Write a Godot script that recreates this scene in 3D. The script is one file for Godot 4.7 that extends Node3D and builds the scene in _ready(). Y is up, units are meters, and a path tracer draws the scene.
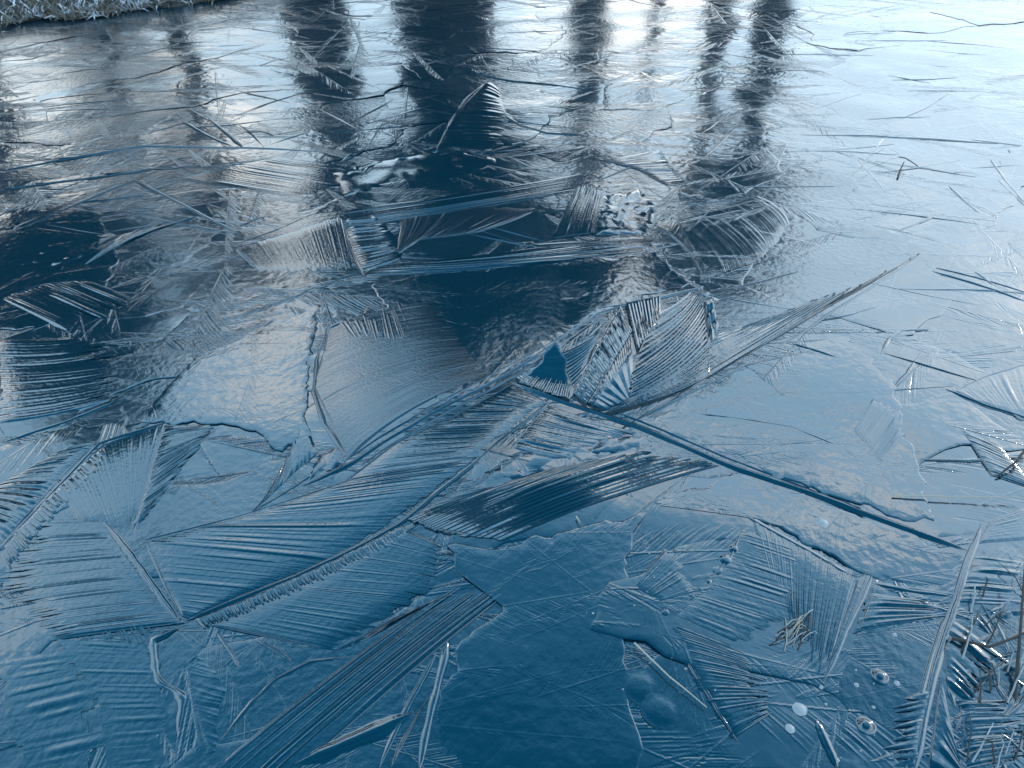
extends Node3D
# A frozen pond with feathered ice crystals, mirroring pines and a pale winter sky. Units are metres, the ice lies at y = 0.
const EYE := Vector3(0, 1.0, 0)
const PITCH := 38.0
const VFOV := 54.0
var SUN := Vector3(0.766, 0.17, -0.62).normalized()
var rng := RandomNumberGenerator.new()
var swell := FastNoiseLite.new()
var fine := FastNoiseLite.new()
var M := {}
var used := {}

# ---------------------------------------------------------------- helpers
func P(x: float, y: float) -> Vector2:
	# a survey point of the photograph as a point (x, z) on the ice
	var f := 384.0 / tan(deg_to_rad(VFOV * 0.5))
	var v := Vector3((x - 512.0) / f, -(y - 384.0) / f, -1.0).rotated(Vector3.RIGHT, -deg_to_rad(PITCH))
	var k := EYE.y / maxf(-v.y, 0.02)
	return Vector2(EYE.x + v.x * k, EYE.z + v.z * k)

func PP(a: Array) -> PackedVector2Array:
	var r := PackedVector2Array()
	for i in range(0, a.size(), 2):
		r.append(P(a[i], a[i + 1]))
	return r

func bh(p: Vector2) -> float:
	# gentle swell of the ice sheet
	return swell.get_noise_2d(p.x, p.y) * 0.006

func along(pts: PackedVector2Array, t: float) -> Vector2:
	var n := pts.size()
	if n == 1:
		return pts[0]
	var f := clampf(t, 0, 1) * (n - 1)
	var i := mini(int(f), n - 2)
	return pts[i].lerp(pts[i + 1], f - i)

func numbered(called: String) -> String:
	var k: int = used.get(called, 0)
	used[called] = k + 1
	return called if k == 0 else "%s_%03d" % [called, k]

func tag(o: Node, label: String, category: String, group := "", kind := "") -> Node:
	if label: o.set_meta("label", label)
	if category: o.set_meta("category", category)
	if group: o.set_meta("group", group)
	if kind: o.set_meta("kind", kind)
	return o

func base(called: String, at: Vector3, label: String, category: String, group := "") -> Node3D:
	var o := Node3D.new()
	o.name = numbered(called)
	add_child(o)
	o.position = at
	tag(o, label, category, group)
	return o

func put(mesh: Mesh, called: String, mat: Material, parent: Node = null) -> MeshInstance3D:
	var o := MeshInstance3D.new()
	o.mesh = mesh
	o.material_override = mat
	if parent == null:
		o.name = numbered(called)
		add_child(o)
	else:
		o.name = called
		parent.add_child(o, true)
	return o

# collects bands of faces, each with normals of its own, so that crests stay sharp
class Bands:
	var v := PackedVector3Array()
	var n := PackedVector3Array()
	var u := PackedVector2Array()
	var i := PackedInt32Array()
	func band(a: PackedVector3Array, b: PackedVector3Array) -> void:
		# a strip between two lines of the same length; front faces up when b lies to the right of a's direction
		var k0 := v.size()
		var m := a.size()
		var run := 0.0
		for k in m:
			var p := a[maxi(k - 1, 0)]
			var q := a[mini(k + 1, m - 1)]
			var p2 := b[maxi(k - 1, 0)]
			var q2 := b[mini(k + 1, m - 1)]
			var dir := (q - p) + (q2 - p2)
			var side := b[k] - a[k]
			if side.length_squared() < 1e-12:
				side = (b[clampi(k - 1, 0, m - 1)] - a[clampi(k - 1, 0, m - 1)]) + (b[clampi(k + 1, 0, m - 1)] - a[clampi(k + 1, 0, m - 1)])
			var nn := side.cross(dir).normalized()
			if nn.length_squared() < 0.5:
				nn = Vector3.UP
			if k > 0:
				run += (a[k] - a[k - 1]).length()
			v.append(a[k]); n.append(nn); u.append(Vector2(run, a[k].x * 0.7 + a[k].z))
			v.append(b[k]); n.append(nn); u.append(Vector2(run, a[k].x * 0.7 + a[k].z + (b[k] - a[k]).length()))
		for k in m - 1:
			var c := k0 + k * 2
			i.append_array(PackedInt32Array([c, c + 2, c + 1, c + 1, c + 2, c + 3]))
	func soft(a: PackedVector3Array, b: PackedVector3Array) -> void:
		# the same strip, rounded over: level at both edges, slanting between
		var m := a.size()
		var k0 := v.size()
		var run := 0.0
		for k in m:
			var dir := (a[mini(k + 1, m - 1)] - a[maxi(k - 1, 0)]) + (b[mini(k + 1, m - 1)] - b[maxi(k - 1, 0)])
			var side := b[k] - a[k]
			var nn := side.cross(dir).normalized()
			if nn.length_squared() < 0.5: nn = Vector3.UP
			if nn.y < 0.0: nn = -nn
			var flat := Vector3(nn.x * 0.15, nn.y, nn.z * 0.15).normalized()
			nn = Vector3(nn.x * 1.25, nn.y, nn.z * 1.25).normalized()
			if k > 0: run += (a[k] - a[k - 1]).length()
			for z in 3:
				v.append(a[k].lerp(b[k], z * 0.5))
				n.append(nn if z == 1 else flat)
				u.append(Vector2(run, z))
		for k in m - 1:
			var c := k0 + k * 3
			for z in 2:
				i.append_array(PackedInt32Array([c + z, c + z + 3, c + z + 1, c + z + 1, c + z + 3, c + z + 4]))
	func mesh() -> ArrayMesh:
		var a := []
		a.resize(Mesh.ARRAY_MAX)
		a[Mesh.ARRAY_VERTEX] = v
		a[Mesh.ARRAY_NORMAL] = n
		a[Mesh.ARRAY_TEX_UV] = u
		a[Mesh.ARRAY_INDEX] = i
		var m := ArrayMesh.new()
		m.add_surface_from_arrays(Mesh.PRIMITIVE_TRIANGLES, a)
		return m

func up3(p: Vector2, h: float, o: Vector3) -> Vector3:
	return Vector3(p.x, bh(p) + h, p.y) - o

# A feathered ice plate: ribs side by side, each from the line A to the line B.
# opt: n ribs, slope of the facets, crest 0..1, jag of the ends, bow of the ribs, tip (ribs narrow to points), lift, rise (towards B), mat, joined, seg
func feather(called: String, label: String, category: String, A: Array, B: Array, opt: Dictionary, group := "") -> Node3D:
	var a := PP(A)
	var b := PP(B)
	var n := int(opt.get("n", 12) * 1.25)
	var slope: float = opt.get("slope", 0.35) * 0.38
	var crest: float = opt.get("crest", 0.5)
	var jag: float = opt.get("jag", 0.06)
	var bow: float = opt.get("bow", 0.0)
	var tip: float = opt.get("tip", 0.0)
	var lift: float = opt.get("lift", 0.0026)
	var rise: float = opt.get("rise", 0.0)
	var roll: float = opt.get("roll", 0.0)
	var wob: float = opt.get("wob", 0.5)
	var seg: int = opt.get("seg", 9)
	var joined: bool = opt.get("joined", false)
	var proud: bool = opt.get("proud", false)
	var hmax: float = opt.get("hmax", 0.02)
	var mat: Material = M[opt.get("mat", "ice")]
	var mid := (along(a, 0.5) + along(b, 0.5)) * 0.5
	var o := Vector3(mid.x, 0, mid.y)
	slope *= lerpf(1.0, 0.5, clampf((mid.length() - 1.2) / 2.5, 0.0, 1.0))
	var root := base(called, o, label, category, group)
	var ts := [0.0]
	for k in n:
		ts.append(float(k + 1 + (rng.randf_range(-0.36, 0.36) * wob * (0.8 if proud else 2.0) if k < n - 1 else 0.0)) / n)
	var us := ts.duplicate()
	for k in range(1, n):
		us[k] = clampf(ts[k] + rng.randf_range(-0.55, 0.55) * wob * (0.25 if proud else 1.0) / n, 0.0, 1.0)
	us.sort()
	var all := Bands.new()
	# which way round: ribs advance from A[0] towards A[-1]
	var d1 := along(b, 0.5) - along(a, 0.5)
	var d2 := (along(a, 1.0) + along(b, 1.0)) - (along(a, 0.0) + along(b, 0.0))
	var flip := d1.cross(d2) < 0.0
	for k in n:
		var t0: float = ts[k]
		var t1: float = ts[k + 1]
		var s0 := -rng.randf() * jag * 0.4
		var s1 := 1.0 + rng.randf_range(-jag, jag * 0.5)
		var c := clampf(crest + rng.randf_range(-0.14, 0.14) * (0.4 if proud else 1.0), 0.06, 0.94)
		var sl := slope * (0.2 + 1.7 * pow(rng.randf(), 2.0))
		if proud: sl = slope * rng.randf_range(0.7, 1.25)
		var la := PackedVector3Array()
		var lb := PackedVector3Array()
		var lc := PackedVector3Array()
		var ph := rng.randf() * 40.0
		var fade := rng.randf() * (0.05 if proud else 0.35)
		var fall := rng.randf() * (0.05 if proud else 0.3)
		for q in seg:
			var u := float(q) / (seg - 1)
			var s := lerpf(s0, s1, u)
			var p0 := along(a, t0).lerp(along(b, us[k]), s)
			var p1 := along(a, t1).lerp(along(b, us[k + 1]), s)
			var ax := along(b, (t0 + t1) * 0.5) - along(a, (t0 + t1) * 0.5)
			var bend := Vector2(-ax.y, ax.x) * bow * 4.0 * s * (1.0 - s)
			p0 += bend
			p1 += bend
			var pc := p0.lerp(p1, c)
			if tip > 0.0:
				var w := 1.0 - tip * pow(u, 2.2)
				p0 = pc.lerp(p0, w)
				p1 = pc.lerp(p1, w)
			var wd := p0.distance_to(p1)
			var prof := smoothstep(fade - 0.1, fade + 0.16, u + 0.03) * smoothstep(fall - 0.1, fall + 0.2, 1.04 - u) * (0.75 + 0.5 * fine.get_noise_2d(ph + u * 6.0, ph))
			var h := minf(sl * wd * prof * minf(1.0, 2.0 * minf(c, 1.0 - c) + 0.45), hmax)
			var l := lift + (rise * s if rise > 0.0 else rise * (s - 1.0)) + (roll * t0 if roll > 0.0 else roll * (t0 - 1.0))
			var l1 := lift + (rise * s if rise > 0.0 else rise * (s - 1.0)) + (roll * t1 if roll > 0.0 else roll * (t1 - 1.0))
			var sink := 1.0 - smoothstep(0.0, 0.12, minf(u, 1.0 - u))
			if not proud:
				l = lerpf(l, 0.0004, sink)
				l1 = lerpf(l1, 0.0004, sink)
				if k == 0: l = 0.0004
				if k == n - 1: l1 = 0.0004
			la.append(up3(p0, l, o))
			lb.append(up3(p1, l1, o))
			lc.append(up3(pc, lerpf(l, l1, c) + h, o))
		if flip:
			var x := la
			la = lb
			lb = x
		var st := all if joined else Bands.new()
		if proud:
			st.band(la, lc)
			st.band(lc, lb)
		else:
			st.soft(la, lc)
			st.soft(lc, lb)
		# ends reach down into the sheet
		var e := seg - 1
		for z in ([0, e] if proud else []):
			var dn := Vector3(0, 0.02 + absf(rise) + absf(roll), 0)
			st.band(PackedVector3Array([la[z], lc[z], lb[z]]), PackedVector3Array([la[z] - dn, lc[z] - dn, lb[z] - dn]))
		if proud and (k == 0 or k == n - 1):
			var edge := (lb if flip else la) if k == 0 else (la if flip else lb)
			var low := PackedVector3Array()
			for p in edge:
				low.append(p - Vector3(0, 0.02 + absf(rise) + absf(roll), 0))
			st.band(edge, low)
		if not joined:
			put(st.mesh(), "rib", mat, root)
	if joined:
		tag(put(all.mesh(), "ribs", mat, root), "", "", "", "stuff")
	var reach := 0.0
	for k in a.size() - 1: reach += a[k].distance_to(a[k + 1])
	if reach > 0.03 and not opt.get("bare", false):
		put(ridge_mesh(a, clampf(reach * 0.02, 0.003, 0.005), 0.0006 + (lift if proud else 0.0006), o, 0.2, 0.5, 22, 0.4), "spine", mat, root)
	return root

# A long ridge of ice: a bar of pointed section along a line, thinner at its ends.
func ridge_mesh(pts: PackedVector2Array, w: float, h: float, o: Vector3, ends := 0.15, lean := 0.5, seg := 14, rough := 0.2, sharp := false) -> ArrayMesh:
	var la := PackedVector3Array()
	var lb := PackedVector3Array()
	var lc := PackedVector3Array()
	var ld := PackedVector3Array()
	var ph := rng.randf() * 90.0
	for q in seg:
		var u := float(q) / (seg - 1)
		var p := along(pts, u)
		p += Vector2(fine.get_noise_2d(p.x * 9.0, p.y * 9.0 + 20.0), fine.get_noise_2d(p.x * 9.0 + 70.0, p.y * 9.0)) * 0.004
		var d := (along(pts, minf(u + 0.02, 1)) - along(pts, maxf(u - 0.02, 0))).normalized()
		var sd := Vector2(-d.y, d.x)
		var k := (clampf(minf(u, 1.0 - u) / maxf(ends, 0.001), 0.06, 1.0))
		var r := 1.0 + rough * fine.get_noise_2d(ph + u * 14.0, ph) * 2.0
		var ww := w * (0.05 + 0.95 * k) * r
		var hh := h * k * r
		la.append(up3(p - sd * ww * 0.5, 0.0005, o))
		lb.append(up3(p + sd * ww * (lean - 0.5 - 0.03), 0.001 + hh, o))
		lc.append(up3(p + sd * ww * (lean - 0.5 + 0.03), 0.001 + hh * 0.96, o))
		ld.append(up3(p + sd * ww * 0.5, 0.0005, o))
	var st := Bands.new()
	if sharp:
		st.band(la, lb)
		st.band(lb, lc)
		st.band(lc, ld)
	else:
		st.soft(la, lb)
		st.band(lb, lc)
		st.soft(lc, ld)
	return st.mesh()

func ridge(called: String, label: String, A: Array, w: float, h: float, opt := {}, group := "", category := "ice ridge") -> MeshInstance3D:
	var pts := PP(A)
	var mid := along(pts, 0.5)
	var o := Vector3(mid.x, 0, mid.y)
	var m := put(ridge_mesh(pts, w * 0.8, minf(h * 0.42, w * opt.get("steep", 0.13)), o, opt.get("ends", 0.15), opt.get("lean", 0.5), opt.get("seg", 16), opt.get("rough", 0.2), opt.get("sharp", false)), called, M[opt.get("mat", "ice")])
	m.position = o
	tag(m, label, category, group)
	return m

# ---------------------------------------------------------------- materials
func lin(r: float, g: float, b: float) -> Color:
	return Color(r, g, b).linear_to_srgb()

func noise_tex(size: int, freq: float, oct: int, seed_: int, strength: float, kind := FastNoiseLite.TYPE_SIMPLEX_SMOOTH) -> NoiseTexture2D:
	var f := FastNoiseLite.new()
	f.noise_type = kind
	f.seed = seed_
	f.frequency = freq
	f.fractal_octaves = oct
	var t := NoiseTexture2D.new()
	t.width = size
	t.height = size
	t.seamless = true
	t.noise = f
	if strength > 0.0:
		t.as_normal_map = true
		t.bump_strength = strength
	return t

func stroke_image(size: int, tile: float) -> Image:
	# hair-line growth marks of the ice: spines with curved, tapering side lines, like frost feathers
	var h := PackedFloat32Array()
	h.resize(size * size)
	h.fill(0.5)
	var r := RandomNumberGenerator.new()
	r.seed = 77
	var k := size / tile
	var shape := [[0.2, 0.75, 1.0, 0.5, 0.1], [0.1, 0.45, 1.0, 0.9, 0.3]]
	for c in 330:
		var p := Vector2(r.randf(), r.randf()) * size
		var dir := Vector2.from_angle(r.randf_range(-0.55, 0.55) + [0.0, 0.0, 2.5, 1.1][r.randi() % 4])
		var len_ := r.randf_range(0.1, 0.7) * k
		var gap := r.randf_range(0.005, 0.012) * k
		var open := r.randf_range(0.18, 0.75) * (1.0 if r.randf() < 0.5 else -1.0)
		var bend := r.randf_range(-0.003, 0.003)
		var most := r.randf_range(0.03, 0.16) * k
		var amp := r.randf_range(0.08, 0.4)
		var prof: Array = shape[c % 2]
		var lines := [[p, dir, len_, 0.0, amp * 1.2]]
		var u := 0.0
		while u < 1.0:
			var l := most * sin(PI * clampf(u * 0.85 + 0.12, 0, 1)) * r.randf_range(0.6, 1.1)
			lines.append([p + dir * len_ * u, dir.rotated(open * r.randf_range(0.9, 1.1)), l, bend * (1.0 if open > 0.0 else -1.0), amp * r.randf_range(0.35, 1.0) * (1.0 if r.randf() < 0.8 else -0.8)])
			u += gap * r.randf_range(0.6, 1.5) / len_
		for q in lines:
			var at: Vector2 = q[0]
			var d: Vector2 = q[1]
			var steps := int(q[2])
			var turn := Vector2.from_angle(q[3])
			for s in steps:
				at += d
				d = Vector2(d.x * turn.x - d.y * turn.y, d.x * turn.y + d.y * turn.x)
				var e: float = q[4] * minf(1.0, 4.0 * minf(float(s) / steps + 0.05, 1.0 - float(s) / steps))
				for w in 5:
					var idx := posmod(int(at.y + d.x * (w - 2)), size) * size + posmod(int(at.x - d.y * (w - 2)), size)
					var g: float = e * prof[w]
					if absf(g) > absf(h[idx] - 0.5):
						h[idx] = 0.5 + g
	var img := Image.create_from_data(size, size, false, Image.FORMAT_RF, h.to_byte_array())
	return img

func ice_mat(body: Color, rough: float) -> StandardMaterial3D:
	var m := StandardMaterial3D.new()
	m.albedo_color = body
	m.roughness = rough
	m.metallic_specular = 0.7071
	return m

func relief(m: StandardMaterial3D, tile: float, normal: Texture2D, amount: float, height: Texture2D = null, deep := 0.2) -> StandardMaterial3D:
	m.uv1_triplanar = true
	m.uv1_world_triplanar = true
	m.uv1_scale = Vector3.ONE / tile
	m.normal_enabled = true
	m.normal_texture = normal
	m.normal_scale = amount
	if height:
		m.heightmap_enabled = true
		m.heightmap_texture = height
		m.heightmap_scale = deep
	return m

func materials() -> void:
	var strokes := ImageTexture.create_from_image(stroke_image(2048, 2.3))
	var ripple := noise_tex(1024, 0.05, 4, 3, 6.0)
	var peel := noise_tex(1024, 0.02, 5, 8, 6.0)
	var body := lin(0.001, 0.019, 0.031)
	M.sheet = relief(ice_mat(body, 0.12), 2.3, peel, 0.06, strokes, 0.12)
	M.feathered = relief(ice_mat(body, 0.14), 2.3, ripple, 0.06, strokes, 0.22)
	M.grainy = relief(ice_mat(body, 0.16), 1.1, ripple, 0.08, strokes, 0.06)
	M.ice = relief(ice_mat(lin(0.001, 0.019, 0.031), 0.1), 0.3, peel, 0.12)
	M.clear = relief(ice_mat(body, 0.09), 1.7, ripple, 0.045, strokes, 0.035)
	M.grain = relief(ice_mat(lin(0.002, 0.016, 0.027), 0.16), 0.5, ripple, 0.06)
	M.milky = relief(ice_mat(lin(0.006, 0.022, 0.036), 0.14), 0.21, peel, 0.25)
	var m: StandardMaterial3D
	m = StandardMaterial3D.new()
	m.albedo_color = lin(0.55, 0.6, 0.63)
	m.roughness = 0.6
	M.frost = m
	m = StandardMaterial3D.new()
	m.albedo_color = lin(0.2, 0.22, 0.23)
	m.roughness = 0.5
	M.rime = m
	m = StandardMaterial3D.new()
	m.albedo_color = lin(0.016, 0.017, 0.018)
	m.roughness = 0.9
	M.bark = m
	m = StandardMaterial3D.new()
	m.albedo_color = lin(0.012, 0.02, 0.016)
	m.roughness = 0.8
	M.needles = m
	m = StandardMaterial3D.new()
	m.albedo_color = lin(0.03, 0.034, 0.036)
	m.roughness = 0.95
	M.earth = m
	m = StandardMaterial3D.new()
	m.vertex_color_use_as_albedo = true
	m.roughness = 0.7
	M.tinted = m
	m = StandardMaterial3D.new()
	m.albedo_color = lin(0.26, 0.24, 0.19)
	m.roughness = 0.6
	M.straw = m
	m = StandardMaterial3D.new()
	m.albedo_color = lin(0.02, 0.018, 0.016)
	m.roughness = 0.7
	M.twig = m

# ---------------------------------------------------------------- setting
func sky_image() -> Image:
	# clear winter sky, pale at the horizon and deep blue overhead, with thin high cloud and the glow round a low sun
	var steps := [[0.0, Color(1.4, 1.8, 2.05)], [14.0, Color(1.25, 1.72, 2.08)], [26.0, Color(1.35, 2.0, 2.55)], [38.0, Color(1.3, 2.2, 3.0)], [48.0, Color(0.6, 1.45, 2.25)], [56.0, Color(0.12, 0.62, 1.2)], [66.0, Color(0.012, 0.25, 0.58)], [90.0, Color(0.006, 0.14, 0.35)]]
	var f := FastNoiseLite.new()
	f.seed = 569
	f.frequency = 1.7
	f.fractal_octaves = 5
	var w := 768
	var h := 384
	var img := Image.create(w, h, false, Image.FORMAT_RGBF)
	var toward := SUN
	for y in h:
		var e := 90.0 - 180.0 * (y + 0.5) / h
		var c: Color = steps[0][1] if e > 0.0 else Color(0.5, 0.55, 0.6)
		for k in steps.size() - 1:
			if e >= steps[k][0]:
				c = steps[k][1].lerp(steps[k + 1][1], smoothstep(0.0, 1.0, (e - steps[k][0]) / (steps[k + 1][0] - steps[k][0])))
		for x in w:
			var az := TAU * (x + 0.5) / w
			var d := Vector3(sin(az) * cos(deg_to_rad(e)), sin(deg_to_rad(e)), -cos(az) * cos(deg_to_rad(e)))
			var q := c
			if e > 0.0:
				var n := f.get_noise_3d(d.x * 1.2, d.y * 3.2, d.z * 1.2)
				q = q.lerp(Color(5.0, 4.6, 4.0), clampf((n - 0.13) * 2.8, 0.0, 0.6) * smoothstep(54.0, 38.0, e))
				var g := exp(-pow(rad_to_deg(d.angle_to(toward)) / 38.0, 2.0))
				q += Color(0.95, 1.05, 1.2) * g * smoothstep(70.0, 30.0, e)
			img.set_pixel(x, y, q)
	return img

func view() -> void:
	var cam := Camera3D.new()
	cam.name = "camera"
	add_child(cam)
	cam.position = EYE
	cam.rotation_degrees = Vector3(-PITCH, 0, 0)
	cam.fov = VFOV
	cam.near = 0.02
	cam.far = 900.0
	cam.current = true
	var sky := PanoramaSkyMaterial.new()
	sky.panorama = ImageTexture.create_from_image(sky_image())
	var env := Environment.new()
	env.background_mode = Environment.BG_SKY
	env.sky = Sky.new()
	env.sky.sky_material = sky
	env.tonemap_mode = Environment.TONE_MAPPER_LINEAR
	env.tonemap_exposure = 1.15
	env.sdfgi_enabled = true
	env.ssao_enabled = true
	env.ssil_enabled = true
	var we := WorldEnvironment.new()
	we.name = "environment"
	we.environment = env
	add_child(we)
	var sun := DirectionalLight3D.new()
	sun.name = "sun"
	sun.light_energy = 0.3
	sun.light_color = Color(1.0, 0.95, 0.88)
	sun.light_angular_distance = 3.0
	sun.shadow_enabled = true
	add_child(sun)
	# low, ahead and to the right, over the open end of the pond
	sun.look_at_from_position(Vector3.ZERO, -SUN)

func sheet() -> void:
	var x0 := -7.0
	var x1 := 7.0
	var z0 := -10.0
	var z1 := 1.5
	var st := 0.09
	var nx := int((x1 - x0) / st)
	var nz := int((z1 - z0) / st)
	var v := PackedVector3Array()
	var nn := PackedVector3Array()
	var idx := PackedInt32Array()
	for j in nz + 1:
		for i in nx + 1:
			var p := Vector2(x0 + i * st, z0 + j * st)
			v.append(Vector3(p.x, bh(p) - 0.0035, p.y))
	for j in nz + 1:
		for i in nx + 1:
			var k := j * (nx + 1) + i
			var l := v[k - 1 if i > 0 else k].y - v[k + 1 if i < nx else k].y
			var d := v[k - nx - 1 if j > 0 else k].y - v[k + nx + 1 if j < nz else k].y
			nn.append(Vector3(l, 2.0 * st, d).normalized())
	for j in nz:
		for i in nx:
			var k := j * (nx + 1) + i
			idx.append_array(PackedInt32Array([k, k + 1, k + nx + 1, k + 1, k + nx + 2, k + nx + 1]))
	var a := []
	a.resize(Mesh.ARRAY_MAX)
	a[Mesh.ARRAY_VERTEX] = v
	a[Mesh.ARRAY_NORMAL] = nn
	a[Mesh.ARRAY_INDEX] = idx
	var m := ArrayMesh.new()
	m.add_surface_from_arrays(Mesh.PRIMITIVE_TRIANGLES, a)
	var root := put(m, "ice_sheet", M.sheet)
	tag(root, "", "", "", "structure")
	plates(root)

func slab_mesh(poly: PackedVector2Array, o: Vector3, lift: float, tilt: Vector2, dome: float, rim: float, step := 0.05) -> ArrayMesh:
	# a low plate with its own tilt and crown, its edge rounded down into the sheet
	var c := Vector2.ZERO
	var whole := 0.0
	for k in poly.size():
		var w := poly[k].cross(poly[(k + 1) % poly.size()])
		c += (poly[k] + poly[(k + 1) % poly.size()]) * w / 3.0
		whole += w
	c /= whole
	var line := PackedVector2Array()
	for k in poly.size():
		var a := poly[k]
		var b := poly[(k + 1) % poly.size()]
		var n := clampi(int(a.distance_to(b) / step), 1, 40)
		for q in n:
			line.append(a.lerp(b, float(q) / n))
	var size := 0.0
	for p in line:
		size = maxf(size, p.distance_to(c))
	var inner := 1.0 - clampf(0.008 / size, 0.004, 0.2)
	var rings := [0.2, 0.45, 0.68, 0.86, inner, 1.0]
	var v := PackedVector3Array([up3(c, lift + dome, o)])
	var idx := PackedInt32Array()
	var m := line.size()
	for r in rings.size():
		for p in line:
			var q := c.lerp(p, rings[r])
			var rr := q.distance_to(c) / size
			v.append(up3(q, lift + tilt.dot(q - c) + dome * (1.0 - rr * rr) - (rim if r == rings.size() - 1 else 0.0), o))
	var area := 0.0
	for k in m:
		area += line[k].cross(line[(k + 1) % m])
	for k in m:
		var l := (k + 1) % m
		idx.append_array(PackedInt32Array([0, 1 + k, 1 + l] if area > 0.0 else [0, 1 + l, 1 + k]))
		for r in rings.size() - 1:
			var x := 1 + r * m
			idx.append_array(PackedInt32Array([x + k, x + m + k, x + l, x + l, x + m + k, x + m + l] if area > 0.0 else [x + k, x + l, x + m + k, x + l, x + m + l, x + m + k]))
	var nn := PackedVector3Array()
	nn.resize(v.size())
	for t in range(0, idx.size(), 3):
		var f := (v[idx[t + 2]] - v[idx[t]]).cross(v[idx[t + 1]] - v[idx[t]])
		if f.y < 0.0:
			var z := idx[t + 1]
			idx[t + 1] = idx[t + 2]
			idx[t + 2] = z
			f = -f
		for z in 3:
			nn[idx[t + z]] += f
	for t in nn.size():
		nn[t] = nn[t].normalized() if nn[t].length_squared() > 0.0 else Vector3.UP
		if nn[t].y < 0.0: nn[t] = -nn[t]
	var a := []
	a.resize(Mesh.ARRAY_MAX)
	a[Mesh.ARRAY_VERTEX] = v
	a[Mesh.ARRAY_NORMAL] = nn
	a[Mesh.ARRAY_INDEX] = idx
	var mesh := ArrayMesh.new()
	mesh.add_surface_from_arrays(Mesh.PRIMITIVE_TRIANGLES, a)
	return mesh

func plates(root: Node) -> void:
	# the sheet froze in plates, each lying a trace differently
	var turn := Transform2D(0.45, Vector2.ZERO)
	var sites := PackedVector2Array()
	var r := RandomNumberGenerator.new()
	r.seed = 9
	for k in 2600:
		var p := Vector2(r.randf_range(-4.6, 4.6), r.randf_range(-6.4, 0.2))
		var gap := 0.13 + 0.055 * -p.y
		var q := turn * p
		q.y *= 1.7
		var ok := true
		var want := r.randf_range(1.1, 2.4) if k < 300 else 1.1
		for z in sites:
			if z.distance_to(q) < gap * want:
				ok = false
				break
		if ok:
			sites.append(q)
	for k in sites.size():
		var me := sites[k]
		var poly := PackedVector2Array([me + Vector2(-1, -1), me + Vector2(1, -1), me + Vector2(1, 1), me + Vector2(-1, 1)])
		for z in sites.size():
			if z == k or sites[z].distance_to(me) > 1.9: continue
			var mid := (sites[z] + me) * 0.5
			var d := (sites[z] - me).normalized()
			var s := Vector2(-d.y, d.x)
			var cut := PackedVector2Array([mid - s * 4, mid + s * 4, mid + s * 4 - d * 6, mid - s * 4 - d * 6])
			var got := Geometry2D.intersect_polygons(poly, cut)
			if got.is_empty(): break
			poly = got[0]
		var back := PackedVector2Array()
		for j in poly.size():
			var e0 := poly[j]
			var e1 := poly[(j + 1) % poly.size()]
			var cnt := maxi(1, int(e0.distance_to(e1) / 0.04))
			for z in cnt:
				var p := e0.lerp(e1, float(z) / cnt)
				p = turn.affine_inverse() * Vector2(p.x, p.y / 1.7)
				back.append(p + Vector2(fine.get_noise_2d(p.x * 7.0, p.y * 7.0), fine.get_noise_2d(p.x * 7.0 + 50.0, p.y * 7.0)) * 0.06)
		var wide := Geometry2D.offset_polygon(back, 0.007)
		if wide.size() == 1: back = wide[0]
		var c := Vector2.ZERO
		for p in back: c += p / back.size()
		var o := Vector3(c.x, 0, c.y)
		var tilt := Vector2(r.randfn(), r.randfn()) * 0.004
		var mat: Material = M[["feathered", "feathered", "grainy", "sheet"][r.randi() % 4]]
		put(slab_mesh(back, o, 0.0, tilt, r.randf_range(-0.0008, 0.0014), 0.0008), "plate", mat, root).position = o

func tube(v: PackedVector3Array, idx: PackedInt32Array, a: Vector3, b: Vector3, ra: float, rb: float, sides := 7) -> void:
	var d := (b - a).normalized()
	var s := d.cross(Vector3(0.31, 0.2, 0.93)).normalized()
	var t := d.cross(s)
	var k := v.size()
	for e in 2:
		for q in sides:
			var w := TAU * q / sides
			v.append((a if e == 0 else b) + (s * cos(w) + t * sin(w)) * (ra if e == 0 else rb))
	for q in sides:
		var r := (q + 1) % sides
		idx.append_array(PackedInt32Array([k + q, k + sides + q, k + r, k + r, k + sides + q, k + sides + r]))

func plain(v: PackedVector3Array, idx: PackedInt32Array) -> ArrayMesh:
	var a := []
	a.resize(Mesh.ARRAY_MAX)
	a[Mesh.ARRAY_VERTEX] = v
	a[Mesh.ARRAY_INDEX] = idx
	var m := ArrayMesh.new()
	m.add_surface_from_arrays(Mesh.PRIMITIVE_TRIANGLES, a)
	return m

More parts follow.
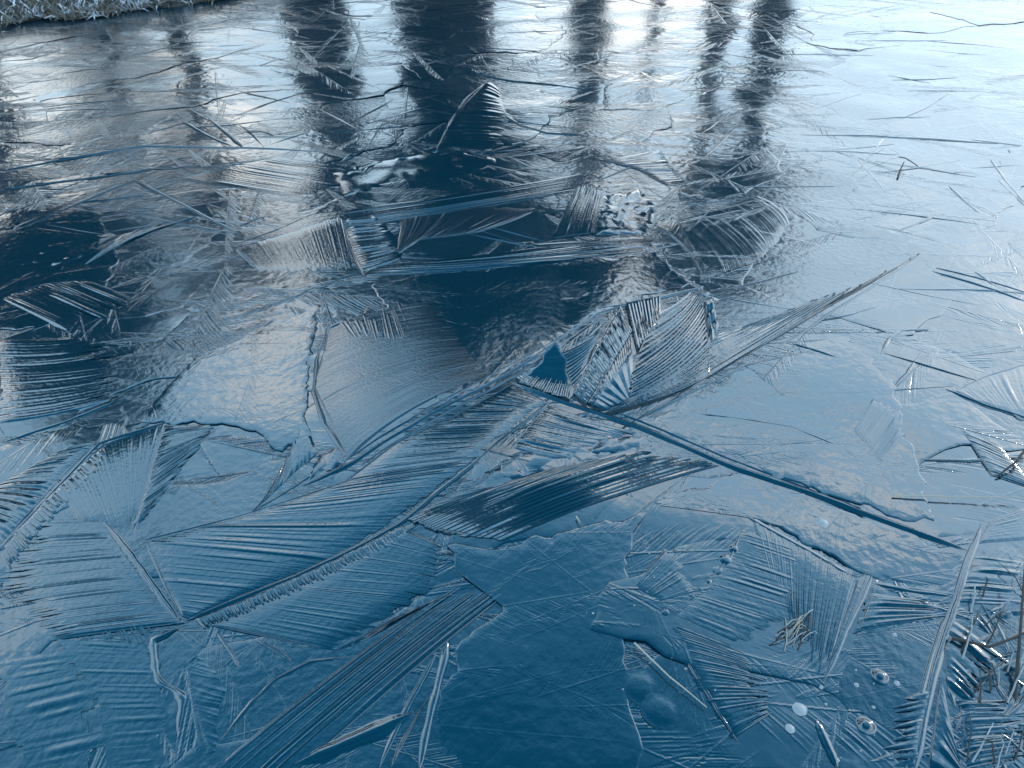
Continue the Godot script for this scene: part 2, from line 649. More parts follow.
func pine(x: float, dist: float, h: float, r: float, c0: float, c1: float, cr: float, clumps: int, label: String) -> void:
	var dir := (P(x, 60) - Vector2(EYE.x, EYE.z)).normalized()
	var at := dir * dist
	var root := base("pine_tree", Vector3(at.x, 0.1, at.y), label, "tree", "pines on the far bank")
	var v := PackedVector3Array()
	var idx := PackedInt32Array()
	var prev := Vector3(0, -0.3, 0)
	var n := 9
	for k in n:
		var u := float(k + 1) / n
		var nxt := Vector3(rng.randf_range(-0.06, 0.06), h * u, rng.randf_range(-0.06, 0.06))
		tube(v, idx, prev, nxt, r * (1.08 - 0.85 * float(k) / n), r * (1.08 - 0.85 * u), 10)
		prev = nxt
	put(plain(v, idx), "trunk", M.bark, root)
	var lv := PackedVector3Array()
	var li := PackedInt32Array()
	for k in clumps:
		var u := sqrt(rng.randf())
		var y := lerpf(c1, c0, u)
		var rad := cr * pow(sin(PI * clampf(0.12 + 0.8 * (y - c0) / (c1 - c0), 0, 1)), 0.7)
		var w := rng.randf() * TAU
		var q := Vector3(cos(w), 0, sin(w)) * rad * sqrt(rng.randf_range(0.05, 1.0)) + Vector3(0, y, 0)
		if k % maxi(1, clumps / 14) == 0:
			v = PackedVector3Array()
			idx = PackedInt32Array()
			tube(v, idx, Vector3(0, y - 0.25, 0), q, 0.05, 0.015, 5)
			put(plain(v, idx), "limb", M.bark, root)
		for j in 16:
			var c := q + Vector3(rng.randfn(), rng.randfn() * 0.6, rng.randfn()) * 0.17
			var d := Vector3(rng.randfn(), rng.randfn() * 0.6, rng.randfn()).normalized() * rng.randf_range(0.1, 0.2)
			var s := d.cross(Vector3(rng.randfn(), rng.randfn(), rng.randfn())).normalized() * 0.03
			var z := lv.size()
			lv.append_array(PackedVector3Array([c - d - s, c + d, c - d + s]))
			li.append_array(PackedInt32Array([z, z + 1, z + 2]))
	put(plain(lv, li), "crown", M.needles, root)

func ground() -> void:
	# one sheet of winter turf with the pond's bed sunk into it
	var out := PackedVector2Array([P(-500, 66), P(0, 26), P(110, 14), P(215, 1), P(330, -34), P(700, -70), P(1100, -60), P(1700, 40), Vector2(4.8, -2), Vector2(3.5, 1.2), Vector2(-3.5, 1.2)])
	var n := 150
	var half := 15.0
	var v := PackedVector3Array()
	var idx := PackedInt32Array()
	for j in n + 1:
		for i in n + 1:
			var gx := (2.0 * i / n - 1.0)
			var gz := (2.0 * j / n - 1.0)
			var p := Vector2(gx * half, gz * half - 4.0)
			if absf(gx) > 0.999 or absf(gz) > 0.999:
				p = Vector2(gx, gz) * 400.0
			var d := 1e9
			for k in out.size():
				d = minf(d, Geometry2D.get_closest_point_to_segment(p, out[k], out[(k + 1) % out.size()]).distance_to(p))
			var inside := Geometry2D.is_point_in_polygon(p, out)
			var y := -0.12 if inside and d > 0.1 else (-0.05 if inside else minf(0.02 + d * 0.25, 0.16 + 0.02 * minf(d, 6.0)))
			v.append(Vector3(p.x, y + 0.02 * fine.get_noise_2d(p.x * 9.0, p.y * 9.0), p.y))
	for j in n:
		for i in n:
			var k := j * (n + 1) + i
			idx.append_array(PackedInt32Array([k, k + 1, k + n + 1, k + 1, k + n + 2, k + n + 1]))
	tag(put(plain(v, idx), "ground", M.earth), "", "", "", "structure")

func trees() -> void:
	pine(-38, 8.0, 4.9, 0.2, 2.0, 4.8, 0.75, 520, "bushy pine mirrored beside the frosted bank")
	pine(110, 11.0, 5.6, 0.1, 1.2, 5.4, 1.0, 90, "thin open crowned pine by the frosted bank")
	pine(190, 9.5, 5.2, 0.15, 2.6, 5.0, 0.6, 60, "thin trunked pine with a sparse crown on the far bank")
	pine(325, 8.5, 5.0, 0.34, 2.6, 4.8, 0.5, 70, "thick trunked pine on the far bank")
	pine(430, 9.0, 6.0, 0.36, 2.2, 5.9, 0.6, 300, "thickest trunked pine on the far bank")
	pine(478, 8.0, 6.0, 0.22, 1.6, 5.6, 0.65, 420, "pine with a low dense crown on the far bank")
	pine(590, 8.6, 6.2, 0.21, 3.0, 5.4, 0.42, 230, "straight pine with a spreading crown on the far bank")
	pine(648, 11.0, 5.0, 0.1, 4.2, 5.0, 0.35, 30, "slender pine on the far bank")
	pine(715, 10.0, 6.0, 0.18, 3.6, 5.0, 0.3, 60, "lone pine with a high crown on the far bank")
	pine(768, 9.0, 5.4, 0.21, 2.4, 4.4, 0.4, 90, "pine at the open end of the far bank")

# ---------------------------------------------------------------- ice crystals
func FE(label: String, A: Array, B: Array, opt: Dictionary, group := "") -> Node3D:
	return feather(opt.get("name", "ice_feather"), label, "ice plate", A, B, opt, group)

func RI(label: String, A: Array, w: float, h: float, opt := {}, group := "") -> Node3D:
	return ridge(opt.get("name", "ice_ridge"), label, A, w, h, opt, group)

# A crumpled plate: sharp facets over an outline.
func CR(label: String, A: Array, h: float, cell: float, mat := "ice") -> Node3D:
	var poly := PP(A)
	var box := Rect2(poly[0], Vector2.ZERO)
	for p in poly: box = box.expand(p)
	var c := box.get_center()
	var o := Vector3(c.x, 0, c.y)
	var pts := PackedVector2Array()
	for k in poly.size():
		var q := poly[(k + 1) % poly.size()]
		var n := maxi(1, int(poly[k].distance_to(q) / cell))
		for j in n: pts.append(poly[k].lerp(q, float(j) / n) + Vector2(rng.randf_range(-1, 1), rng.randf_range(-1, 1)) * cell * 0.22)
	var edge := pts.size()
	for k in int(box.get_area() / (cell * cell) * 1.1):
		var p := box.position + box.size * Vector2(rng.randf(), rng.randf())
		if Geometry2D.is_point_in_polygon(p, poly): pts.append(p)
	var tri := Geometry2D.triangulate_delaunay(pts)
	var v := PackedVector3Array()
	var y := PackedFloat32Array()
	for k in pts.size(): y.append(-0.001 if k < edge else 0.001 + 0.28 * h * pow(rng.randf(), 1.6))
	var idx := PackedInt32Array()
	for t in range(0, tri.size(), 3):
		var m := (pts[tri[t]] + pts[tri[t + 1]] + pts[tri[t + 2]]) / 3.0
		if not Geometry2D.is_point_in_polygon(m, poly): continue
		var f := [tri[t], tri[t + 1], tri[t + 2]]
		if (pts[f[1]] - pts[f[0]]).cross(pts[f[2]] - pts[f[0]]) < 0.0: f = [f[0], f[2], f[1]]
		idx.append_array(PackedInt32Array(f))
	for k in pts.size(): v.append(up3(pts[k], y[k], o))
	var st := SurfaceTool.new()
	st.begin(Mesh.PRIMITIVE_TRIANGLES)
	st.set_smooth_group(0)
	for k in v: st.add_vertex(k)
	for k in idx: st.add_index(k)
	st.generate_normals()
	var m := put(st.commit(), "ice_crust", M[mat])
	m.position = o
	tag(m, label, "ice crust")
	return m

# A smooth plate with an outline of its own.
func SL(label: String, A: Array, tilt: Vector2, dome: float, lift := 0.004, mat := "grainy") -> Node3D:
	var rawpoly := PP(A)
	var poly := PackedVector2Array()
	for k in rawpoly.size():
		var q := rawpoly[(k + 1) % rawpoly.size()]
		var n := maxi(1, int(rawpoly[k].distance_to(q) / 0.012))
		for j in n:
			var p := rawpoly[k].lerp(q, float(j) / n)
			poly.append(p + Vector2(fine.get_noise_2d(p.x * 22.0, p.y * 22.0), fine.get_noise_2d(p.x * 22.0 + 90.0, p.y * 22.0)) * 0.022 + Vector2(fine.get_noise_2d(p.x * 110.0, p.y * 110.0), fine.get_noise_2d(p.x * 110.0, p.y * 110.0 + 40.0)) * 0.008)
	var c := Vector2.ZERO
	for p in poly: c += p / poly.size()
	var o := Vector3(c.x, 0, c.y)
	var m := put(slab_mesh(poly, o, lift, tilt, dome, minf(lift + 0.004, 0.001)), "ice_plate", M[mat])
	m.position = o
	tag(m, label, "ice plate")
	return m

func crystals() -> void:
	# --- clear plates
	SL("clear dark plate mirroring the pine crowns above the central star", [372,282, 430,274, 500,268, 580,262, 655,254, 670,268, 690,284, 640,298, 604,310, 560,340, 515,366, 470,392, 440,408, 420,370, 400,330], Vector2(0, 0), 0.0004, 0.0016, "clear")
	SL("smooth pale plate beyond the longest straight ridge", [644,424, 714,386, 790,347, 850,336, 890,380, 905,430, 925,480, 930,525, 870,508, 811,486, 733,458, 690,442], Vector2(0.002, 0.003), 0.0006, 0.0012, "clear")
	SL("smooth plate under the longest straight ridge's lower half", [650,505, 735,472, 811,500, 890,528, 962,556, 945,592, 870,578, 800,540, 745,510], Vector2(0, -0.002), 0.0004, 0.0012, "clear")
	SL("deep blue smooth plate between the two lower blades", [446,548, 505,546, 580,528, 640,512, 628,590, 622,660, 640,780, 425,780, 440,700, 455,650, 500,608, 522,585, 470,575], Vector2(0, -0.004), 0.0006, 0.0012, "clear")
	SL("smooth grey plate beside the rounded plate", [140,425, 190,360, 250,315, 318,300, 312,350, 306,400, 310,440, 280,450, 225,425], Vector2(0, 0.004), 0.001, 0.0012, "clear")
	SL("black clear ice off the frosted bank", [0,215, 60,205, 100,215, 118,260, 90,310, 40,330, -20,330, -30,260], Vector2(0, 0), 0.0004, 0.0012, "clear")
	SL("small dark triangular plate between two combs of teeth", [520,380, 540,366, 557,355, 566,370, 574,388, 569,396, 545,389], Vector2(0.02, -0.26), 0.0, 0.008, "clear")
	# --- the star of plates in the middle
	FE("broad feathered ice plate with fine level ribs below the long double ridge", [512,384, 455,416, 400,443, 345,482, 240,517, 145,542, 165,585, 182,616], [548,402, 526,414, 502,438, 470,464, 420,502, 335,558, 250,592, 190,619],
		{"n": 58, "slope": 0.16, "crest": 0.66, "jag": 0.02, "seg": 14})
	FE("coarse ribbed ice blade ending in a point below the longest straight ridge", [410,520, 440,531, 505,541], [552,470, 640,452, 726,463], {"proud": true, "n": 16, "slope": 0.34, "crest": 0.68, "bow": -0.02})
	FE("long pointed ice blade with a fingered upper edge", [709,338, 708,378, 634,421], [768,318, 858,285, 919,255], {"proud": true, "n": 17, "slope": 0.34, "crest": 0.45, "jag": 0.12, "tip": 0.6})
	FE("curved ribbed ice plate between the striped crystal and the dark slit", [652,318, 634,375, 630,402, 606,415], [692,290, 703,303, 708,345, 709,376], {"proud": true, "n": 22, "slope": 0.26, "crest": 0.6, "bow": 0.05, "rise": -0.006})
	FE("steep striped crystal plate at the top of the central star", [626,306, 660,299], [637,353, 660,318], {"proud": true, "n": 9, "slope": 0.7, "crest": 0.5, "jag": 0.03, "lift": 0.009})
	FE("narrow crystal plate with slanting ribs beside the striped crystal", [620,308, 573,395], [632,334, 586,406], {"proud": true, "n": 26, "slope": 0.6, "crest": 0.5, "jag": 0.02, "lift": 0.008})
	FE("strip of short ribs along the lower edge of the narrow crystal", [631,336, 588,404], [632,352, 594,408], {"proud": true, "n": 16, "slope": 0.4, "crest": 0.5, "lift": 0.006})
	FE("comb of hair-fine teeth hanging from the long double ridge", [516,379, 538,365, 558,353], [527,386, 546,376, 563,366], {"proud": true, "n": 17, "slope": 0.5, "tip": 0.95, "jag": 0.35, "lift": 0.005, "name": "ice_comb"})
	FE("comb of hair-fine teeth standing on the longest straight ridge", [518,383, 545,392, 570,399], [528,374, 552,380, 572,385], {"proud": true, "n": 18, "slope": 0.5, "tip": 0.95, "jag": 0.35, "lift": 0.005, "name": "ice_comb"})
	FE("small curved plate with few ribs inside the central star", [560,354, 574,386], [602,331, 592,352], {"proud": true, "n": 9, "slope": 0.35, "bow": 0.06})
	FE("small bright triangular plate under the narrow crystal", [632,358, 604,392, 594,408], [634,398, 626,402, 604,411], {"proud": true, "n": 6, "slope": 0.2, "crest": 0.6, "rise": -0.008})
	FE("wedge of long ribs between the two ridges of the star", [548,404, 530,425, 510,450], [640,432, 612,440, 560,462], {"n": 11, "slope": 0.32, "bow": 0.03})
	CR("crumpled ice crust above the coarse ribbed blade", [504,458, 560,436, 648,434, 653,446, 600,455, 556,463, 546,480, 456,490], 0.006, 0.016)
	FE("flat rib band at the foot of the crumpled crust", [458,491, 410,519], [548,481, 556,468], {"n": 8, "slope": 0.25, "crest": 0.6})
	RI("long double ridge of ice above the broad feathered plate", [300,488, 351,464, 430,415, 515,369, 601,312, 704,287], 0.014, 0.006, {"ends": 0.06, "seg": 30})
	RI("hair-thin line of ice along the lower side of the long double ridge", [360,466, 440,417, 520,373, 612,310], 0.008, 0.006, {"ends": 0.2, "seg": 24, "steep": 0.3})
	RI("hair-thin line of ice between the double ridge and its upper companion", [380,438, 450,397, 530,354, 620,306], 0.007, 0.006, {"ends": 0.2, "seg": 24, "steep": 0.3})
	RI("thin ridge lying close above the long double ridge", [345,461, 425,411, 508,366, 590,316], 0.01, 0.005, {"ends": 0.2, "seg": 24})
	RI("longest straight ridge of ice with a bright lower edge", [511,382, 570,404, 632,424, 733,466, 811,492, 900,525, 968,552], 0.022, 0.016, {"ends": 0.05, "seg": 34, "lean": 0.6, "steep": 0.2, "sharp": true})
	RI("low companion ridge along the longest straight ridge", [540,388, 632,418, 740,462, 830,496], 0.01, 0.005, {"ends": 0.2, "seg": 24, "lean": 0.3})
	RI("bright needle of ice lying on the dark reflection above the star", [556,318, 600,309, 660,299, 704,288], 0.016, 0.006, {"ends": 0.4, "seg": 18})
	RI("bright needle inside the star beside the small curved plate", [562,352, 590,336, 608,318], 0.014, 0.006, {"ends": 0.4})
	RI("straight midrib of the star running down to the broad plate's corner", [549,402, 480,458, 404,523, 300,573, 186,620], 0.012, 0.005, {"ends": 0.03, "seg": 34})
	RI("upright edge of the dark slit beside the curved ribbed plate", [702,300, 706,335, 710,373], 0.012, 0.01, {"ends": 0.3})
	FE("thin dark shard leaning at the slit", [704,303, 711,345], [712,302, 718,330], {"proud": true, "n": 3, "slope": 0.6, "rise": 0.008})
	RI("bright edge of the small triangular plate", [631,352, 633,378, 635,400], 0.01, 0.01, {"ends": 0.3})
	RI("edge under the long pointed blade", [628,424, 714,381, 800,335, 919,255], 0.01, 0.004, {"ends": 0.1, "seg": 24})
	FE("fringe of teeth along the lower side of the straight midrib", [404,526, 350,552, 300,576, 250,598, 196,620], [412,538, 358,565, 308,588, 256,610, 204,630], {"n": 52, "slope": 0.4, "tip": 0.8, "jag": 0.3, "name": "ice_comb"})
	FE("plain plate with hair-fine ribs below the midrib's fringe", [405,530, 310,580, 212,626], [440,545, 432,590, 330,650], {"n": 40, "slope": 0.09, "crest": 0.6, "joined": true})

	# --- lower left
	FE("large cross ribbed plate beside the broad plate's corner", [104,521, 140,572, 178,624], [42,520, 0,585, 60,640], {"n": 54, "slope": 0.2, "crest": 0.6, "jag": 0.16})
	FE("hair-fine crossing lines over the large cross ribbed plate", [48,522, 70,519, 102,522], [100,634, 130,634, 172,622], {"n": 34, "slope": 0.16, "crest": 0.5, "jag": 0.3, "joined": true, "lift": 0.0022, "bare": true})
	FE("leaf of dark ice with curved ribs at the edge of the pond's open part", [100,442, 60,480, 0,545], [60,452, 0,484, -50,520], {"n": 14, "slope": 0.3, "bow": 0.05, "tip": 0.4})
	FE("pale triangular plate with a fringed slanting edge", [55,492, 104,448, 168,424], [88,528, 128,532, 134,528], {"n": 22, "slope": 0.16, "crest": 0.4, "jag": 0.08})
	FE("upright fan of ribs standing on the pale triangular plate's edge", [168,426, 150,478, 132,532], [221,425, 204,440, 148,520], {"n": 18, "slope": 0.2, "jag": 0.2, "tip": 0.3})
	RI("dark bladed ridge at the foot of the fan of ribs", [148,495, 140,515, 133,545], 0.014, 0.008, {"ends": 0.4})
	FE("fringe of blunt teeth along the dark leaf of ice", [104,448, 60,488, 18,530, 0,556], [114,458, 74,500, 32,545, 8,572], {"n": 26, "slope": 0.35, "tip": 0.5, "jag": 0.25, "name": "ice_comb"})
	RI("spine between the dark leaf and the cross ribbed plate", [168,423, 100,446, 55,490, 0,550], 0.012, 0.005, {"seg": 22})
	RI("pale straight spine beside the broad plate's left end", [103,520, 140,568, 180,622], 0.014, 0.005, {"ends": 0.1})
	FE("long blade of ice with lengthwise ribs below the plain plate", [205,775, 240,785, 285,785], [441,594, 478,590, 520,584], {"n": 14, "slope": 0.34, "crest": 0.4, "jag": 0.08, "tip": 0.5, "bow": -0.015})
	FE("row of short ribs at the head of the long lower blade", [330,652, 363,640, 400,615], [405,612, 430,600, 458,592], {"n": 8, "slope": 0.4, "tip": 0.6, "jag": 0.2})
	RI("rounded bar of ice below the long lower blade", [290,768, 340,745, 380,728, 414,711], 0.035, 0.012, {"ends": 0.2})
	RI("straight thin ridge running down from the long lower blade's tip", [447,643, 434,700, 420,770], 0.016, 0.006, {"ends": 0.1})
	RI("slanting edge below the long lower blade", [436,652, 405,710, 380,768], 0.012, 0.005)
	FE("short ribbed flake beyond the rounded bar", [392,768, 400,740], [420,712, 432,690], {"n": 4, "slope": 0.3})
	RI("jagged dark crack beside the netted plate", [178,627, 152,640, 156,668, 160,682, 176,690, 184,700, 178,735], 0.014, 0.004, {"rough": 0.6, "ends": 0.1, "seg": 26})
	RI("crooked edge of a plate above the long lower blade", [222,740, 250,705, 275,680, 310,662, 350,656], 0.009, 0.005, {"rough": 0.4, "seg": 24})
	RI("short slanting needle on the plain lower plate", [216,632, 230,650, 240,668], 0.008, 0.004, {}, "short needles on the lower plate")
	RI("short slanting needle on the plain lower plate", [258,640, 276,652, 292,662], 0.008, 0.003, {}, "short needles on the lower plate")
	FE("netted dark plate with faint crossing ribs", [60,640, 100,700, 110,790], [150,645, 168,700, 188,780], {"n": 20, "slope": 0.09, "jag": 0.1, "lift": 0.0003, "bare": true})
	FE("dark plate with broken ribs below the cross ribbed plate", [0,660, 20,720, 30,790], [70,650, 96,700, 104,780], {"n": 12, "slope": 0.1, "jag": 0.25, "lift": 0.0003, "bare": true})

	# --- circle plate and its neighbours
	FE("rounded plate with fine concentric growth lines under the dark reflection", [330,328, 314,385, 348,460], [440,300, 480,345, 505,372], {"mat": "grain", "n": 90, "slope": 0.14, "crest": 0.5, "joined": true, "bow": -0.08})
	RI("curved raised rim of the rounded plate", [352,318, 328,328, 316,360, 314,392, 324,425, 348,460], 0.014, 0.008, {"ends": 0.1, "seg": 26})
	CR("broken pale crust at the foot of the rounded plate's rim", [318,455, 340,446, 350,462, 326,472, 305,484], 0.006, 0.012, "milky")
	FE("slender dark leaf beside the rounded plate", [318,452, 262,505, 250,514], [300,420, 290,450, 262,505], {"n": 9, "slope": 0.2, "bow": 0.05})
	RI("thin bowed edge reaching down from the rounded plate", [330,462, 300,484, 250,515], 0.01, 0.005)
	FE("fan of fine ribs along the upper rim of the rounded plate", [336,322, 380,312, 402,300], [352,340, 385,345, 420,340], {"n": 22, "slope": 0.2, "tip": 0.5, "jag": 0.3})

	# --- upper middle
	FE("long bowed blade of ice crossing below the mirrored trunks", [240,243, 275,231, 312,214], [575,192, 592,184, 590,172], {"n": 14, "slope": 0.34, "bow": 0.02})
	FE("low blade with lengthwise ribs under the bowed blade", [362,275, 372,268, 395,262], [520,266, 655,251, 585,240], {"n": 9, "slope": 0.34, "bow": 0.02})
	FE("upright ribbed patch beside the crumpled knot", [552,238, 594,234], [577,185, 604,190], {"n": 10, "slope": 0.45, "jag": 0.08})
	CR("crumpled knot of ice at the end of the bowed blade", [596,236, 602,196, 640,190, 658,205, 650,236], 0.014, 0.02)
	FE("dark narrow leaf under the crumpled knot", [530,244, 540,250], [648,238, 658,249], {"n": 4, "slope": 0.4})
	FE("bright plate with faint ribs beside the fan shaped plate", [234,250, 290,232, 342,214], [260,274, 310,272, 354,272], {"mat": "ice", "n": 26, "slope": 0.08, "crest": 0.6, "rise": -0.004})
	FE("fan shaped plate with deep ribs meeting in a corner", [344,216, 350,245, 363,272], [374,214, 399,240, 403,258], {"n": 12, "slope": 0.3, "bow": 0.03})
	RI("curved edge between the bright plate and the fan shaped plate", [341,214, 346,238, 356,262, 365,276], 0.016, 0.008)
	FE("oval ribbed plate mirrored bright behind the low blade", [392,258, 420,240, 480,232], [400,216, 470,206, 540,210], {"mat": "grain", "n": 22, "slope": 0.12, "crest": 0.4, "bow": 0.03})
	CR("dark broken crust below the thickest mirrored trunk", [330,176, 372,162, 440,150, 505,160, 470,176, 400,184, 345,196], 0.016, 0.035)
	FE("dark curled leaf rising beyond the broken crust", [437,148, 452,118, 488,80], [496,150, 512,120, 500,92], {"n": 14, "slope": 0.25, "bow": -0.06})
	RI("ragged spine of the dark curled leaf", [436,150, 452,120, 466,98, 490,78], 0.012, 0.004, {"rough": 0.6, "seg": 22})
	RI("long thin curve beyond the dark curled leaf", [498,112, 520,126, 548,134, 584,136], 0.022, 0.01)
	RI("long thin edge sweeping over the mirrored gap between trunks", [470,72, 510,80, 550,84, 600,92], 0.02, 0.008)
	FE("feathered corner beyond the crumpled knot", [600,160, 640,170, 668,186], [660,150, 676,170, 690,182], {"n": 12, "slope": 0.3, "bow": 0.05})
	CR("pale crumbs of crust on the dark ice at the left bank", [20,262, 60,240, 92,235, 100,248, 60,268], 0.006, 0.025)

	# --- upper left
	FE("brush of fine ribs fading over the dark ice", [12,224, 20,230], [128,180, 158,172], {"n": 9, "slope": 0.3, "tip": 0.5, "jag": 0.3})
	FE("dark ribbed leaf by the pale crumbs", [78,268, 110,250, 140,236], [124,232, 170,222, 215,212], {"n": 12, "slope": 0.3, "jag": 0.2})
	RI("long ridge crossing in front of the frosted bank", [0,172, 60,160, 140,147, 240,147, 330,152], 0.024, 0.012, {"ends": 0.05, "seg": 26})
	RI("second long ridge in front of the frosted bank", [0,189, 70,181, 150,171], 0.02, 0.012, {"seg": 20})
	RI("dark straight crack edge below the long ridges", [133,180, 180,204, 238,234], 0.02, 0.01, {"ends": 0.1, "seg": 18})
	RI("first of a pair of crossing needles under the thin mirrored trunk", [182,121, 205,134, 234,146], 0.022, 0.012, {"name": "ice_needle"})
	RI("second of a pair of crossing needles under the thin mirrored trunk", [207,117, 226,132, 244,148], 0.022, 0.012, {"name": "ice_needle"})
	RI("slanting shard of ice pointing at the broken crust", [340,163, 352,156, 367,149], 0.035, 0.014, {"name": "ice_needle", "ends": 0.4}, "bright shards by the broken crust")
	RI("slanting shard of ice pointing at the broken crust", [360,176, 370,168, 384,160], 0.035, 0.014, {"name": "ice_needle", "ends": 0.4}, "bright shards by the broken crust")
	FE("wide plate with pale lengthwise ribs below the long ridges", [180,178, 230,165, 280,156], [300,198, 340,185, 345,165], {"n": 14, "slope": 0.16, "bow": 0.03})
	FE("dark leafy plate at the pond's edge with curved ribs", [0,300, 40,285, 90,280], [60,330, 110,315, 140,300], {"n": 12, "slope": 0.2, "jag": 0.2})
	FE("ribbed plate of dull ice near the dark leaf", [0,340, 0,380, 0,425], [90,335, 120,370, 112,402], {"n": 20, "slope": 0.16, "bow": 0.05, "jag": 0.15})
	RI("dark lower edge of the dull ribbed plate", [8,442, 60,425, 118,402], 0.016, 0.006)

	# --- right
	RI("short dark ridge beside the long pointed blade", [792,343, 815,350, 836,357], 0.016, 0.008)
	RI("first of three stacked ridges on the bright ice", [932,271, 975,284, 1030,303], 0.02, 0.01, {}, "three stacked ridges")
	RI("second of three stacked ridges on the bright ice", [936,268, 980,279, 1030,293], 0.014, 0.008, {}, "three stacked ridges")
	RI("third of three stacked ridges on the bright ice", [975,272, 985,279, 992,285], 0.012, 0.01, {}, "three stacked ridges")
	FE("feathered wing of ice with drooping ribs on the bright ice", [952,393, 985,378, 1040,362], [975,402, 1020,420, 1050,425], {"n": 15, "slope": 0.18, "bow": 0.04})
	RI("pale spine under the feathered wing", [945,390, 985,406, 1040,422], 0.018, 0.008)
	FE("comb of parallel teeth below the feathered wing", [958,428, 975,450, 992,476], [1000,446, 1020,470, 1040,492], {"n": 10, "slope": 0.2, "tip": 0.4})
	FE("small hatched patch in the middle of the pale plate", [850,432, 868,455, 880,470], [872,396, 900,410, 905,440], {"n": 14, "slope": 0.16})
	RI("curled edge on the pale warm reflection", [880,355, 888,340, 902,331, 928,329], 0.012, 0.005)
	RI("winding plate edge on the pale ice", [690,412, 730,416, 790,426, 840,446, 870,466, 920,500], 0.01, 0.004, {"rough": 0.5, "seg": 30})
	RI("long thin dark ridge far out on the bright ice", [800,134, 870,135, 930,139, 998,144], 0.02, 0.011, {"ends": 0.3})
	RI("thin ridge on the bright ice under the slender mirrored pine", [818,322, 850,316, 880,306], 0.008, 0.004)
	RI("bright needle above the long pointed blade's tip", [898,232, 918,224, 934,217], 0.016, 0.008)
	RI("dark needle beyond the blade's tip", [948,186, 962,200, 980,215], 0.018, 0.009)
	RI("first splinter of the sheaf at the pond's open side", [990,160, 1005,180, 1024,202], 0.016, 0.01, {}, "sheaf of splinters")
	RI("second splinter of the sheaf at the pond's open side", [996,178, 1010,192, 1026,206], 0.014, 0.01, {}, "sheaf of splinters")
	FE("large disc plate with ring shaped growth lines on the bright ice", [655,228, 690,205, 760,195], [700,285, 760,262, 790,225], {"mat": "sheet", "n": 44, "slope": 0.12, "joined": true, "bow": -0.1})
	CR("ragged pale crust along the disc plate", [660,262, 680,268, 720,300, 712,306, 690,285], 0.007, 0.016, "milky")

	# --- lower right
	FE("large feathered plate with ribs rising from the beaded edge", [742,530, 732,556, 700,592, 664,616], [800,548, 808,580, 790,618, 742,650], {"n": 24, "slope": 0.2, "crest": 0.6, "jag": 0.08})
	FE("lower wing of the large feathered plate with long teeth", [664,620, 690,668, 735,738], [742,650, 760,680, 770,715], {"n": 24, "slope": 0.26, "crest": 0.5, "tip": 0.5, "jag": 0.25})
	FE("pointed wing of fine ribs under the short bright ridge", [752,520, 800,546, 858,577], [776,600, 800,640, 828,676], {"n": 22, "slope": 0.2, "tip": 0.5, "jag": 0.2})
	FE("three cornered plate beside the pointed wing", [858,577, 874,570], [826,670, 832,664], {"n": 6, "slope": 0.2})
	RI("short bright ridge with a dark underside", [742,514, 800,545, 856,577], 0.014, 0.009, {"ends": 0.1, "lean": 0.7})
	RI("straight spine of the large feathered plate", [741,548, 765,600, 778,625], 0.008, 0.004)
	RI("straight lower spine of the large feathered plate", [660,618, 700,680, 738,742], 0.008, 0.004)
	RI("edge of the three cornered plate", [874,572, 850,620, 823,680], 0.012, 0.005)
	FE("hatched patch beside the beaded edge", [630,590, 660,604], [668,545, 704,592], {"n": 12, "slope": 0.18, "jag": 0.15})
	for k in 9:
		var q := P(734 - 8.6 * k, [549, 560, 571, 582, 590, 597, 603, 609, 614][k])
		lump("ice_bead", "rounded bead of ice in the row along the large feathered plate", "ice bead", q, 0.006 + 0.006 * rng.randf(), 0.0012 + 0.0015 * rng.randf(), M.ice, "row of ice beads")
	for k in 2:
		lump("ice_disc", "flat rounded lump of ice beside the pale straw", "ice lump", P([640, 661][k], [686, 711][k]), 0.021, 0.0011, M.ice, "pair of flat ice lumps")
	lump("air_bubble", "larger white bubble frozen below the large feathered plate", "bubble", P(800, 709), 0.0075, 0.0018, M.rime)
	lump("air_bubble", "smaller white bubble frozen below the large feathered plate", "bubble", P(790, 729), 0.005, 0.0016, M.rime)
	lump("frozen_knob", "white capped knob standing over the short bright ridge", "ice knob", P(822, 522), 0.011, 0.005, M.rime)
	lump("frozen_knob", "glassy knob of ice between the feathered plate and the broad ridge", "ice knob", P(880, 677), 0.011, 0.005, M.ice)
	lump("frozen_knob", "glassy knob of ice with a dark stalk under it", "ice knob", P(866, 726), 0.012, 0.006, M.ice)
	RI("broad straight ridge standing before the grass clump", [980,523, 960,590, 948,624, 930,700, 914,775], 0.015, 0.012, {"ends": 0.06, "seg": 26})
	RI("double of the broad straight ridge", [976,530, 954,595, 940,628, 920,705, 905,775], 0.01, 0.006, {"ends": 0.06, "seg": 26})
	FE("flaring foot of the broad straight ridge", [942,680, 930,770], [960,768, 975,790], {"n": 4, "slope": 0.3})
	RI("level ridge meeting the broad straight ridge", [874,583, 910,590, 956,597], 0.014, 0.009)
	FE("fan of splinters under the level ridge", [872,592, 866,610, 858,632], [930,600, 945,612, 950,618], {"n": 7, "slope": 0.5, "jag": 0.2, "tip": 0.5})
	FE("sheaf of shards behind the broad straight ridge", [976,556, 962,585, 956,605], [1030,562, 1030,592, 1030,610], {"n": 8, "slope": 0.45, "jag": 0.15})
	FE("sheaf of shards in front of the grass clump", [955,620, 945,650, 950,690], [1010,660, 985,690, 975,710], {"n": 7, "slope": 0.5, "tip": 0.6, "jag": 0.3})
	FE("tangle of short shards round the grass clump", [960,700, 965,735, 975,775], [1010,700, 1030,730, 1035,760], {"n": 14, "slope": 0.5, "tip": 0.6, "jag": 0.4})
